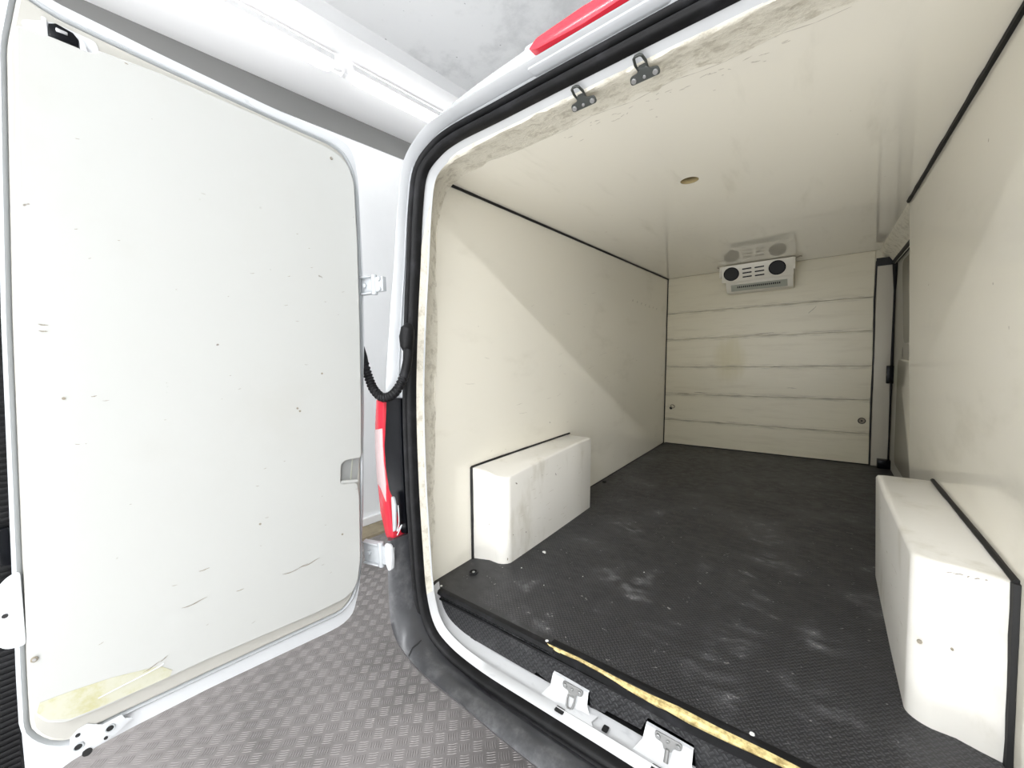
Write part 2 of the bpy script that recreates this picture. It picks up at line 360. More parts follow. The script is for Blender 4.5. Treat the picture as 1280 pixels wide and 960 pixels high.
for k, nm in enumerate(('left', 'middle', 'right')):
    xa = -.85 + k * 1.6
    e = empty('cross_lamp', (xa, -2.78, 3.2), 'lit cross batten on the ceiling behind the van, %s of three' % nm, 'lamp', 'cross battens behind the van')
    box('batten', (xa, -2.84, 3.15), (xa + 1.5, -2.72, 3.238), 'batten', e); v, f = tube([(xa + .03, -2.78, 3.12), (xa + 1.47, -2.78, 3.12)], .030, 12); mesh('diffuser', v, f, 'lamp', e, smooth=True)

# ================================================================ CARGO BAY (setting)
Wd, D, H = 1.64, 3.137, 1.672
lx = lambda z: 0.0486 * z / H
rx = lambda z: Wd - 0.0206 * z / H
# floor with nosing
V, F = boxv((0.0, 0.0, -0.02), (1.74, D + .03, 0.0))
fl = struct(mesh('floor', V, F, 'floor_mat'), 'black tread rubber matting over the cargo floor')
# left wall with a slight lean; a thin panel
def panel(name, poly, mapf, th, m, lab=None, parent=None):
    v, f = prism(poly, 0, th, mapf); o = mesh(name, v, f, m, parent)
    return struct(o, lab) if parent is None else o
yr = lambda z: 0.019 + 0.075 * max(0, z) / H + (0.04 * max(0, (z - 1.45) / .22) if z > 1.45 else 0)
ed = [(yr(z), z) for z in (-0.02, .44, .94, 1.3, 1.45, 1.56, 1.62, H)]
panel('wall_left', ed + [(D, H), (D, -0.02)], lambda y, z, t: (lx(z) - t, y, z), 0.025, 'grp', 'glossy cream lining of the left side of the cargo bay')
# right wall ends in a ragged edge where the side door opening starts
ed = [(1.600, -0.02), (1.628, .15), (1.651, .326), (1.668, .42), (1.690, .55), (1.712, .7), (1.738, .83), (1.752, .95), (1.762, 1.07), (1.79, 1.25), (1.816, 1.473), (1.835, 1.58), (1.845, H)]
panel('wall_right', [(-0.0, -0.02)] + ed + [(0.12, H), (0.09, 1.5), (0.03, .9)], lambda y, z, t: (rx(z) + t, y, z), 0.03, 'grp', 'glossy cream lining of the right side of the cargo bay')
# ceiling with a bored lamp hole
hx, hy, hr = 0.827, 0.818, 0.036
x0, x1, y0, y1 = lx(H), rx(H), 0.10, D
xs = [x0, hx - .08, hx + .08, x1]; ys = [y0, hy - .08, hy + .08, y1]; V, F = [], []
for j in range(4):
    for i in range(4): V.append((xs[i], ys[j], H))
for j in range(3):
    for i in range(3):
        if (i, j) != (1, 1): F.append((j * 4 + i, j * 4 + i + 1, j * 4 + 5 + i, j * 4 + 4 + i))
N = 32; n0 = len(V)
for k in range(N):
    a = 2 * math.pi * k / N + math.pi / 4; ca, sa = math.cos(a), math.sin(a); s = .08 / max(abs(ca), abs(sa))
    V.append((hx + ca * s, hy + sa * s, H)); V.append((hx + ca * hr, hy + sa * hr, H))
for k in range(N):
    a, b = n0 + 2 * k, n0 + 2 * ((k + 1) % N); F.append((a, b, b + 1, a + 1))
n1 = len(V)
me_c = mesh('ceiling', V, F, 'grp_ceiling'); struct(me_c, 'glossy cream ceiling lining of the cargo bay')
v, f = tube([(hx, hy, H + .001), (hx, hy, H + .05)], hr, 32, cap=False); v2, f2 = disc((hx, hy, H + .052), (0, 0, 1), hr, .004, 32)
v, f = join([(v, f), (v2, f2)]); mesh('bored_hole', v, f, 'hole', me_c, smooth=True)
# bulkhead boards
wfv = struct(box('wall_front', (0.0, D + .012, -.02), (1.70, D + .05, 1.76), 'plank'), 'painted board bulkhead at the far end of the cargo bay')
zs = [0.0, .25, .517, .787, 1.062, 1.322, H]
for k in range(6):
    dy = random.uniform(-.001, .001); n = 24; xr = [1.602 - (0.012 * k / 6) + random.uniform(-.004, .004) for _ in range(7)]
    z0, z1 = zs[k] + .0012, zs[k + 1] - .0012
    poly = [(lx(z0) + .004, z0)] + [(xr[q] if q not in (0, 6) else 1.603 - .012 * k / 6, z0 + (z1 - z0) * q / 6) for q in range(7)] + [(lx(z1) + .004, z1)]
    v, f = prism(poly, D + dy, D + .012, lambda x, z, t: (x, t, z)); mesh('plank', v, f, 'plank', wfv, bevel=0.0012, seg=1)
# black corner strips
def strip(pts, wd, name='corner_strip', parent=None, m='black', jit=0.0012, nrm=(0, 0, 1)):
    P = []
    for i in range(len(pts) - 1):
        a, b = Vector(pts[i]), Vector(pts[i + 1]); k = max(2, int((b - a).length / .06)); P += [a.lerp(b, t / k) for t in range(k)]
    P.append(Vector(pts[-1]))
    return tube(P, [wd * (1 + random.uniform(-.12, .12)) for _ in P], 6)
wl = bpy.data.objects['wall_left']; wr_ = bpy.data.objects['wall_right']
for pts, wdt, par in (([(lx(H) + .004, .165, H - .004), (lx(H) + .004, D - .004, H - .004)], .0065, wl), ([(lx(H) + .002, D - .003, H), (lx(0) + .002, D - .003, 0)], .007, wl),
                 ([(rx(H) - .003, .12, H - .003), (rx(H) - .003, 1.835, H - .003)], .0095, wr_), ([(0.005, 1.2, .001), (0.005, D, .001)], .004, wl),
                 ([(0.02, D - .004, .002), (1.60, D - .004, .002)], .005, wfv)):
    v, f = strip(pts, wdt); mesh('corner_strip', v, f, 'black', par)
# scuffs drawn as thin slivers of dirt lying on the surfaces
def sliver(a, b, nrm, wd, m, parent, wob=.15):
    a, b, nrm = Vector(a), Vector(b), Vector(nrm); n = 8; d = (b - a); s = d.cross(nrm).normalized(); V = []
    for i in range(n + 1):
        t = i / n; p = a + d * t + s * d.length * wob * .15 * math.sin(t * 5 + a.x * 9) + nrm * .0006; ww = wd * (math.sin(math.pi * min(max(t, .04), .96)) ** .5) * random.uniform(.5, 1)
        V += [p + s * ww / 2, p - s * ww / 2]
    return V, [(2 * i, 2 * i + 1, 2 * i + 3, 2 * i + 2) for i in range(n)]
S = []
for i in range(34):   # scratches along left wall, mostly level
    y = random.uniform(.15, 3.0); z = random.choice([random.uniform(.3, 1.0), random.uniform(.5, 1.45)]); L = random.uniform(.01, .09)
    S.append(sliver((lx(z), y, z), (lx(z + .01), y + L, z + random.uniform(-.01, .012)), (1, 0, 0), .0022, 'scuff', wl))
for i in range(7): S.append(sliver((lx(1.37), 2.2 + i * .1, 1.37 - i * .004), (lx(1.38), 2.225 + i * .1, 1.385 - i * .004), (1, 0, 0), .02, 'scuff', wl))
v, f = join(S); tag(mesh('scuff_marks', v, f, 'scuff_pale', wl, fix=False), kind='stuff')
S = []
for i in range(26):   # rubs on the ceiling in front of the cooling unit
    x = random.uniform(.3, .8); y = random.uniform(1.3, 2.75); L = random.uniform(.03, .16)
    S.append(sliver((x, y, H), (x + L, y + random.uniform(-.02, .02), H), (0, 0, -1), .004, 'scuff', me_c))
for i in range(40):   # chips along the rear edge of the ceiling
    x = random.uniform(.55, 1.2); y = .15 + abs(random.gauss(0, .03)); L = random.uniform(.004, .022)
    S.append(sliver((x, y, H), (x + L, y + random.uniform(-.006, .006), H), (0, 0, -1), .004, 'scuff', me_c))
for i in range(20):
    x = .12 + i * .06; S.append(sliver((x, .128 + .008 * math.sin(i * 1.7), H), (x + .062, .128 + .008 * math.sin((i + 1) * 1.7), H), (0, 0, -1), .0035, 'scuff', me_c, .02))
v, f = join(S); tag(mesh('scuff_marks', v, f, 'scuff_pale', me_c, fix=False), kind='stuff')
S = []
for a, b, wdt in (((1.19, 1.23), (1.24, 1.285), .005), ((.93, .78), (1.0, .783), .005), ((1.05, .60), (1.12, .60), .004), ((.7, 1.075), (.95, 1.08), .006), ((.3, .535), (.42, .53), .006), ((.12, .52), (.25, .522), .006)):
    S.append(sliver((a[0], D - .002, a[1]), (b[0], D - .002, b[1]), (0, -1, 0), wdt, 'scuff', wfv))
v, f = join(S); tag(mesh('scuff_marks', v, f, 'scuff', wfv, fix=False), kind='stuff')
S = []
for i in range(9):
    y = random.uniform(.5, 1.6); z = random.uniform(.6, 1.5); S.append(sliver((rx(z), y, z), (rx(z), y + random.uniform(.005, .02), z + random.uniform(-.01, .02)), (-1, 0, 0), .003, 'scuff', wr_))
v, f = join(S); tag(mesh('scuff_marks', v, f, 'scuff_pale', wr_, fix=False), kind='stuff')

# side door recess: cove, post and door
V, F = loft([[(rx(H) + a, y + b, H + c) for y in (1.80, 2.0, 2.2, 2.4, 2.6, 2.8, 3.0, D)] for a, b, c in ((-.002, 0, .001), (.004, 0, -.02), (.02, .0, -.045), (.05, 0, -.062), (.075, 0, -.10), (.078, 0, -.125))], jitter=.004, jidx=(1, 2, 3))
struct(mesh('trim_3', V, F, 'bead', smooth=True), 'lumpy cream sealant cove above the side door')
sd = empty('sliding_door', (1.72, 2.4, 0), 'closed side door with pressed cream inner panel at the right of the bay', 'door')
v, f = boxv((1.715, 1.55, -.02), (1.735, D + .01, 1.60)); mesh('door_panel', v, f, 'door_cream', sd)
poly = rounded([(2.05, .95), (2.62, .95), (2.80, 1.52), (2.05, 1.52)], .08); v, f = prism(poly, 1.706, 1.716, lambda y, z, t: (t, y, z)); mesh('pressed_panel', v, f, 'grp', sd, bevel=.003)
poly = rounded([(2.05, .10), (2.85, .10), (2.85, .85), (2.05, .85)], .08); v, f = prism(poly, 1.708, 1.716, lambda y, z, t: (t, y, z)); mesh('pressed_panel', v, f, 'grp', sd, bevel=.003)
v, f = tube([(1.70, 1.75, 1.575), (1.70, 2.3, 1.57), (1.70, D - .03, 1.565)], .017, 8); mesh('top_seal', v, f, 'rubber', sd, smooth=True)
v, f = tube([(1.705, D - .03, z) for z in (1.57, 1.35, 1.1, .85, .5, .2, .0)], [.02, .006, .007, .009, .006, .005, .006], 8); mesh('edge_seal', v, f, 'rubber', sd, smooth=True)
box('latch_case', (1.675, D - .06, .655), (1.715, D - .015, .79), 'black_gloss', sd, bevel=.004)
box('latch_cover', (1.712, 2.85, .64), (1.72, 3.02, .80), 'unit_grey', sd, bevel=.002)
box('lower_guide', (1.64, D - .08, -.0), (1.72, D - .01, .065), 'black_gloss', sd, bevel=.004)
S = [sliver((1.713, 2.68, .86), (1.713, 2.70, .93), (-1, 0, 0), .03, 'scuff', sd), sliver((1.713, 2.78, .60), (1.713, 2.79, .68), (-1, 0, 0), .02, 'scuff', sd)]
v, f = join(S); mesh('slot', v, f, 'black', sd, fix=False)
struct(box('trim_4', (1.606, D - .006, 0), (1.714, D + .012, 1.60), 'post', bevel=.002), 'pale post beside the bulkhead boards')
v, f = strip([(1.6, D - .003, .0), (1.597, D - .003, .5), (1.603, D - .003, .85), (1.596, D - .003, 1.3), (1.603, D - .003, 1.59)], .006); v2, f2 = boxv((1.60, D - .012, 1.55), (1.70, D, 1.61)); v, f = join([(v, f), (v2, f2)])
mesh('dark_joint', v, f, 'black', bpy.data.objects['trim_4'])

# ================================================================ WHEEL BOXES
def wheel_box(side, label):
    s = 1 if side == 'l' else -1; wx = (lambda x, z: x) if s == 1 else (lambda x, z: Wd - x)
    e = empty('wheel_arch_box', (wx(.0, 0), .28, 0), label, 'wheel box', 'wheel boxes')
    ya, yb, w_ = (.265, 1.14, .172) if s == 1 else (.285, 1.13, .16)
    yc = .33 if s == 1 else .345; hh = .44 if s == 1 else .425
    r = .06; base = [(0.0, yb)]
    base += [(w_ - .012, yb), (w_ - .003, yb - .003), (w_, yb - .012)]
    nn = 14
    base += [(w_, .9), (w_ - .0, .6)]
    for k in range(nn + 1):   # round near corner then sweep to wall
        t = k / nn; a = t * math.pi / 2 * .86
        base.append((w_ - r + r * math.cos(a), yc + .012 - (r - .012) * math.sin(a) + .0))
    base += [(.075, yc - .035), (.04, yc - .048), (0.0, ya)]
    rows = []
    for z, inn in ((0, 0), (hh - .012, 0), (hh - .003, .004), (hh, .012)):
        L = []
        for x, y in base:
            drop = .038 * max(0, (x / w_)) * max(0, 1 - (y - .3) / .5) if s == 1 and z > .2 else 0
            fx = max(0, x - inn) if x > .001 else 0; fy = y + (inn if y < .5 else (-inn if y > yb - .02 else 0))
            wob = .004 * math.sin(z * 12 + y * 3) if 0 < x else 0
            X = (lx(z) + .0015 + fx + wob) if s == 1 else (rx(z) - .0015 - fx - wob)
            if x == 0.0: X = lx(z) + .0015 if s == 1 else rx(z) - .0015
            L.append((X, fy, z - drop))
        rows.append(L)
    v, f = loft(rows); n = len(base); f.append(tuple(range(3 * n, 4 * n))); mesh('box_shell', v, f, 'box', e, smooth=True, auto=50)
    # black seal where it meets the wall
    z_ = hh + .003; p = [(wx(0, 0), ya - .006, 0), None]
    a0 = lambda z: (lx(z) + .004) if s == 1 else (rx(z) - .004)
    pts = [(a0(0), ya - .004, .0), (a0(hh), ya - .004, hh + .002)]; v, f = strip(pts, .0065 if s == 1 else .009)
    top = [(a0(hh), ya - .004, hh + .002), (a0(hh), .5, hh + .004), (a0(hh), .8, hh + .0035), (a0(hh), 1.12 if s == -1 else 1.17, hh + .003)]
    v2, f2 = strip(top, .0052 if s == 1 else .008); v, f = join([(v, f), (v2, f2)]); mesh('wall_seal', v, f, 'black', e)
    S = []; base_front = (w_ - .01)
    for k in range(26 if s == 1 else 22):
        z = random.uniform(.03, hh - .06); y = random.uniform(.38, 1.0); X = a0(z) + s * (w_ - .004 + .0045)
        L = random.uniform(.004, .05); S.append(sliver((X, y, z), (X, y + L, z + random.uniform(-.004, .004)), (s, 0, 0), .0022, 'scuff', e))
    v, f = join(S); tag(mesh('scuff_marks', v, f, 'scuff_pale', e, fix=False), kind='stuff')
    if s == 1:
        v, f = disc((a0(.02) + w_ - .012, .317, .022), (.5, -.8, 0), .008, .004, 8); mesh('chipped_corner', v, f, 'scuff', e)
    else:
        S = [sliver((1.53 + k * .014 + random.uniform(-.004, .004), .2985 + .0 * k, hh - .010 - random.uniform(0, .006)), (1.537 + k * .014 + random.uniform(0, .008), .2975, hh - .011), (0, -1, 0), .003, 'scuff', e) for k in range(7)]
        v, f = join(S); tag(mesh('edge_chips', v, f, 'scuff', e, fix=False), kind='stuff')
        # two little knocks on the near face
        for kx, ky, kz, kr in ((1.492, .3105, .215, .005), (1.545, .3005, .225, .003)):
            v, f = disc((kx, ky, kz), (0, 1, 0), kr, .004, 8); mesh('knock', v, f, 'scuff', e)
    return e
wheel_box('l', 'white wheel box with rounded near corner against the left wall')
wheel_box('r', 'large white wheel box against the right wall, cut by the frame edge')

# ================================================================ COOLING UNIT
cu = empty('cooling_unit', (.83, 2.95, 1.6), 'cream cooling unit with two round fan openings under the ceiling by the bulkhead', 'cooler')
def cup(x, s, d):      # x across, s down the sloping face, d proud of it
    a = Vector((0, 2.865, H - .004)); b = Vector((0, 2.925, 1.535)); dn = (b - a).normalized(); nr = Vector((0, -dn.z, dn.y)) * 1.0
    if nr.y > 0: nr = -nr
    p = a + dn * s + nr * d; return (x, p.y, p.z)
prof = [(2.89, H - .001), (2.955, 1.53), (2.962, 1.50), (3.0, 1.452), (3.03, 1.445), (D - .003, 1.45), (D - .003, H - .001)]
v, f = prism(prof, .60, 1.09, lambda y, z, t: (t, y, z)); mesh('housing', v, f, 'unit', cu, bevel=.008)
fc = rounded([(.578, .0), (1.095, .0), (1.095, .135), (1.08, .145), (.578, .145)], .006)
v, f = prism(fc, .0, .012, lambda x, s, t: cup(x, s, t)); fp = mesh('front_panel', v, f, 'unit', cu, bevel=.003)
def ring(cx, cs):
    r = .056
    v, f = prism([(cx + r * math.cos(2 * math.pi * k / 28), cs + r * math.sin(2 * math.pi * k / 28)) for k in range(28)], .0125, .0155, lambda x, s, t: cup(x, s, t)); o = mesh('fan_opening', v, f, 'black', fp)
    P = [Vector(cup(cx + r * math.cos(2 * math.pi * k / 28), cs + r * math.sin(2 * math.pi * k / 28), .015)) for k in range(28)]
    v, f = tube(P, .0035, 6, closed=True); mesh('fan_rim', v, f, 'black_gloss', fp, smooth=True)
ring(.655, .073); ring(.985, .068)
for cx in (.772, .862):
    for k in range(3):
        v, f = prism(rounded([(cx - .034, .038 + k * .034), (cx + .034, .036 + k * .034), (cx + .034, .047 + k * .034), (cx - .034, .049 + k * .034)], .004, 3), .0125, .014, lambda x, s, t: cup(x, s, t)); mesh('vent_slot', v, f, 'black', fp)
v, f = prism([(2.952, 1.508), (2.962, 1.512), (3.0, 1.462), (2.987, 1.458)], .64, 1.05, lambda y, z, t: (t, y, z)); mesh('tray_recess', v, f, 'unit_grey', cu, bevel=.002)
S = [boxv((.69 + k * .0145, 2.955, 1.482), (.69 + k * .0145 + .007, 2.98, 1.496)) for k in range(22)]
v, f = join(S); tag(mesh('drain_grille', v, f, 'black', cu), kind='stuff')
for x in (.572, 1.10):
    box('side_clip', (x - .006, 2.86, H - .10), (x + .006, 2.90, H - .008), 'unit', cu, bevel=.003)
    v, f = join([tube([(x, 2.88, H - .02), (x + (.035 if x > 1 else -.02), 2.87, H - .008), (x + (.045 if x > 1 else -.028), 2.90, H - .006)], .004, 6)]); mesh('clip_wire', v, f, 'scuff', cu)
S = [sliver((.55 + i * .045, 2.62 + .02 * math.sin(i * 2.), H), (.61 + i * .045, 2.62 + .02 * math.cos(i * 2.), H), (0, 0, -1), .010, 'scuff', me_c) for i in range(2)]
v, f = join(S); mesh('torn_sealant', v, f, 'scuff', me_c, fix=False)

# ================================================================ TIE-DOWN RINGS
def tie(name, c, nrm, label, r=.018, dark='black_gloss', tilt=0):
    c = Vector(c); nrm = Vector(nrm).normalized(); a = nrm.orthogonal().normalized(); b = nrm.cross(a)
    e = empty(name, c, label, 'tie ring', 'tie-down rings')
    v, f = disc(c + nrm * .0015, nrm, r, .003, 20); mesh('cup', v, f, dark, e)
    P = [c + nrm * .004 + (a * math.cos(2 * math.pi * k / 20) + b * math.sin(2 * math.pi * k / 20)) * r for k in range(20)]
    v, f = tube(P, .0028, 6, closed=True); mesh('rim', v, f, 'rubber', e, smooth=True)
    v, f = disc(c + nrm * .004, nrm, r * .35, .004, 12); mesh('bolt_head', v, f, 'bolt' if tilt == 0 else 'black', e, bevel=.001)
    return e
tie('tie_down_ring', (.094, .172, 0), (0, 0, 1), 'black ring fitting with bright bolt in the mat by the left wheel box')
tie('tie_down_ring', (.042, 1.62, 0), (0, 0, 1), 'small black floor fitting beyond the left wheel box', .014, 'black', 1)
e = tie('tie_down_ring', (1.546, D - .002, .351), (0, -1, 0), 'dark round fitting low at the right of the bulkhead', .022, 'scuff', 1)
e = empty('lashing_eye', (.087, D - .002, .376), 'small open lashing eye low at the left of the bulkhead', 'tie ring', 'tie-down rings')
v, f = disc((.078, D - .005, .368), (0, 1, 0), .014, .006, 16); mesh('base_plate', v, f, 'black', e)
P = [(.098 + .018 * math.cos(2 * math.pi * k / 18), D - .02 - .008 * math.sin(2 * math.pi * k / 18), .388 + .018 * math.sin(2 * math.pi * k / 18)) for k in range(18)]
v, f = tube(P, .0035, 6, closed=True); mesh('eye', v, f, 'scuff', e, smooth=True)
S = []
for x, y, r in ((.247, .503, .008), (.256, .497, .005), (.244, .325, .003), (.053, .02, .005), (.585, .008, .006), (1.17, .035, .006), (.40, .27, .002), (.5, .42, .002), (.7, .6, .002)):
    S.append(disc((x, y, .001), (0, 0, 1), r, .002, 7))
v, f = join(S); tag(mesh('paint_chips', v, f, 'chip', fl), kind='stuff')

# ================================================================ REAR STEP
# nosing, riser mat, torn foam edge
v, f = loft([[(x, y, z) for x in (.0, .3, .59, .62)] for y, z in ((.012, .001), (.004, .002), (-.008, -.001), (-.014, -.010), (-.010, -.018), (.004, -.022))]); mesh('floor_nosing', v, f, 'rubber', fl, smooth=True)
v, f = loft([[(x, y, z) for x in (.6, .9, 1.3, 1.66)] for y, z in ((.03, .001), (.012, .002), (.006, -.001), (.004, -.012))]); mesh('floor_nosing', v, f, 'rubber', fl, smooth=True)
rt = [(.012, -.028), (1.66, -.028)]; low = [(1.66, -.14), (1.05, -.14), (1.045, -.075), (.925, -.068), (.915, -.09), (.905, -.115), (.80, -.118), (.795, -.128), (.745, -.137), (.745, -.082), (.632, -.076), (.62, -.092), (.612, -.135), (.545, -.122), (.535, -.134), (.265, -.134), (.262, -.142), (.238, -.142), (.235, -.131), (.09, -.125), (.04, -.105), (.016, -.075)]
v, f = prism(rt + low, .0, .008, lambda x, z, t: (x, t - .002, z)); mesh('riser_mat', v, f, 'riser', fl)
v, f = loft([[(x, y, z) for x in (.012, .6, 1.66)] for y, z in ((-.002, -.032), (-.009, -.031), (-.010, -.037), (-.002, -.042))]); mesh('riser_lip', v, f, 'rubber', fl, smooth=True)
box('shadow_gap', (.005, .002, -.03), (1.66, .01, -.012), 'black', fl)  # black strip standing in for the shade under the nosing
up = [(.59, .0), (.64, .0), (.70, .006), (.76, .006), (.82, .002), (.88, .001), (.93, .004), (1.0, .010), (1.1, .004), (1.2, .008), (1.28, .008), (1.45, .006), (1.6, .003)]
lo = [(1.6, -.006), (1.4, -.008), (1.25, -.008), (1.15, -.012), (1.06, -.016), (.98, -.014), (.93, -.018), (.87, -.014), (.83, -.006), (.77, -.002), (.70, -.001), (.64, -.006), (.60, -.006)]
def foampt(x, y, t): return (x + random.uniform(-.003, .003), y + random.uniform(-.002, .002), t - (0.006 if y < -.015 else 0))
v, f = prism([tuple(p) for p in up + lo], -.006, .0015, foampt); mesh('torn_foam_edge', v, f, 'foam', fl)
v, f = loft([[(x, y - .002, z) for x, y in ((.60, -.004), (.7, -.004), (.8, -.006), (.9, -.016), (1.0, -.022), (1.15, -.016), (1.3, -.010), (1.5, -.012), (1.66, -.01))] for z in (-.004, -.02, -.03)]); mesh('riser_mat_edge', v, f, 'rubber', fl, smooth=True)

# ================================================================ VAN BODY REAR FRAME
van = empty('van', (.82, 1.5, GZ), 'white panel van seen through its open rear doorway, parked on the checker plate floor', 'van')
S_ = [(.82, -.166), (.6, -.168), (.374, -.168), (.21, -.145), (.115, -.09), (.072, .03), (.060, .232), (.055, .485), (.064, .796), (.096, 1.093), (.125, 1.291), (.152, 1.48), (.186, 1.592), (.263, 1.639), (.359, 1.656), (.525, 1.656), (.7, 1.657), (.82, 1.657)]
K_ = [(.82, -.14), (.6, -.14), (.374, -.14), (.2, -.128), (.098, -.085), (.058, .03), (.050, .25), (.047, .48), (.058, .8), (.082, 1.1), (.113, 1.3), (.144, 1.48), (.185, 1.572), (.26, 1.612), (.36, 1.622), (.545, 1.628), (.7, 1.628), (.82, 1.628)]
E_ = [(.82, -.13), (.6, -.13), (.37, -.13), (.15, -.125), (.03, -.09), (.0, .0), (.007, .24), (.013, .48), (.023, .8), (.032, 1.1), (.037, 1.3), (.043, 1.5), (.060, 1.615), (.13, 1.660), (.25, H), (.525, H + .001), (.7, H + .001), (.82, H + .001)]
EY = [.0, .0, .0, .0, .005, .019, .03, .04, .055, .068, .077, .09, .115, .125, .13, .13, .13, .13]
O_ = [(.82, -.20), (.6, -.20), (.37, -.195), (.15, -.165), (.04, -.10), (-.0, -.0), (-.035, .25), (-.03, .5), (-.021, .8), (.032, 1.096), (.073, 1.29), (.108, 1.477), (.152, 1.62), (.262, 1.69), (.36, 1.70), (.51, 1.705), (.7, 1.705), (.82, 1.705)]
O2 = [(.82, -.22), (.6, -.22), (.37, -.22), (.12, -.19), (.0, -.12), (-.05, -.0), (-.09, .25), (-.085, .5), (-.07, .8), (-.02, 1.096), (.02, 1.29), (.06, 1.49), (.12, 1.66), (.24, 1.74), (.36, 1.765), (.51, 1.78), (.7, 1.79), (.82, 1.79)]
SUB = 5
def dense(L): return [(p.x, p.y) for p in smoothpath([(a, b, 0) for a, b in L], SUB)]
def full(L, Yf, a=0, b=None):      # mirrored to the whole opening; station range for partial lofts
    d = dense(L); n = len(d); b = n - 1 if b is None else b * SUB; a = a * SUB
    ys = Yf if isinstance(Yf, (list, tuple)) else [Yf] * len(L); yd = [p.x for p in smoothpath([(y, 0, 0) for y in ys], SUB)]
    left = [(x, yd[i], z) for i, (x, z) in enumerate(d)][a:b + 1]
    right = [(1.64 - x, y, z) for x, y, z in reversed(left[:-1] if b == n - 1 else left)]
    return left, right
def offs(L, d):
    D_ = dense(L); n = len(D_); out = []
    for i in range(n):
        a = D_[max(i - 1, 0)]; b = D_[min(i + 1, n - 1)]; tx, tz = b[0] - a[0], b[1] - a[1]; l = math.hypot(tx, tz); nx, nz = -tz / l, tx / l
        out.append((D_[i][0] - nx * d, D_[i][1] - nz * d))
    return out            # d > 0 outwards
MX = 1.71
def ringl(dn, yy, a=0, b=None, side='both', mx=None):
    mx = MX if mx is None else mx
    n = len(dn); b = n - 1 if b is None else b * SUB; a = a * SUB; ys = yy if isinstance(yy, list) else [yy] * n
    left = [(dn[i][0], ys[i], dn[i][1]) for i in range(a, b + 1)]
    if side == 'left': return left
    return left + [(mx - x, y, z) for x, y, z in reversed(left)]
dS, dK, dE, dO, dO2 = dense(S_), dense(K_), dense(E_), dense(O_), dense(O2)
dEY = [p.x for p in smoothpath([(y, 0, 0) for y in EY], SUB)]
dO3 = [(min(x, .12 if z > 1.74 else -.10), z + (.03 if z > 1.6 else 0)) for x, z in dO2]
def check_dir():
    o = offs(S_, .05); return o[8 * SUB][0] < dS[8 * SUB][0]
sg = 1 if check_dir() else -1
so = lambda d: offs(S_, d * sg)
mid = [((a[0] + b[0]) / 2, (a[1] + b[1]) / 2) for a, b in zip(dE, dK)]
midy = [(y * .35 - .05 * .65) for y in dEY]
st = 4
_a, _b = so(-.024), so(-.018); wgt = [max(0.0, min(1.0, (11.2 - i / SUB) / 1.2)) for i in range(len(_a))]
bq = [(p[0] + (q[0] - p[0]) * w_, p[1] + (q[1] - p[1]) * w_) for p, q, w_ in zip(_a, _b, wgt)]; bqy = [-.060 - .036 * w_ for w_ in wgt]
v, f = loft([ringl(dE, [y + .012 for y in dEY], st, mx=1.64), ringl(dE, dEY, st, mx=1.64), ringl(mid, midy, st, mx=1.66), ringl(dK, -.045, st), ringl(dK, -.055, st), ringl(so(-.024), -.060, st), ringl(bq, bqy, st)], jitter=.003, jidx=(1, 2, 3, 4))
mesh('sealant_bead', v, f, 'bead', van, smooth=True)
# welded white door frame, inner flange to outer edge
LL = [ringl(so(-.026), -.055), ringl(so(-.014), -.088), ringl(so(.012), -.092), ringl(so(.022), -.088), ringl(so(.030), -.094)]
kk = [((a[0] * .35 + b[0] * .65), (a[1] * .35 + b[1] * .65)) for a, b in zip(so(.030), dO)]
k2 = [((a[0] * .15 + b[0] * .85), (a[1] * .15 + b[1] * .85)) for a, b in zip(so(.030), dO)]
LL += [ringl(kk, -.100), ringl(kk, -.108), ringl(k2, -.145), ringl(dO, -.150), ringl(dO, -.138), ringl(dO2, -.09), ringl(dO3, .12), ringl(dO3, 3.6)]
v, f = loft(LL, closed=True); mesh('body_shell', v, f, 'white', van, smooth=True, auto=50)
v, f = boxv((-.02, -.02, -.30), (1.66, 4.2, -.16)); mesh('underfloor', v, f, 'black', van)
v, f = boxv((-.05, 3.3, -.2), (1.69, 3.62, 1.75)); mesh('cab_partition', v, f, 'white', van)
# door seal
pr = [(-.020, -.088), (-.020, -.108), (-.014, -.120), (-.006, -.122), (-.002, -.112), (.004, -.110), (.008, -.124), (.014, -.126), (.020, -.118), (.022, -.09)]
v, f = loft([ringl(so(a), y) for a, y in pr], closed=True); mesh('door_seal', v, f, 'rubber', van, smooth=True, auto=60)
# white sill between riser and seal
dKb = dense(K_)
v, f = loft([[p for p in ringl(d_, y_, 0, 5, 'left')][::-1] + [(MX - a, b, c) for a, b, c in ringl(d_, y_, 0, 5, 'left')] for d_, y_ in
    (([(x, min(z, -.06) if x > .1 else z) for x, z in dKb], .004), (dKb, -.006), ([(a, b - .006) for a, b in dKb], -.030), ([((a[0] + b[0]) / 2, (a[1] + b[1]) / 2 - .003) for a, b in zip(dKb, so(-.02))], -.045), ([(a, b + .004) for a, b in so(-.028)], -.060), (so(-.02), -.088))])
mesh('door_sill', v, f, 'sill', van, smooth=True, auto=60)
v, f = tube([(x, -.052, -.1455) for x in (.26, .3, .4, .5, .585)], .0016, 6); mesh('sill_crease', v, f, 'gasket', van, smooth=True)
v, f = tube([(x, -.052, -.1455) for x in (.74, .78, .86, .90)], .0016, 6); mesh('sill_crease', v, f, 'gasket', van, smooth=True)
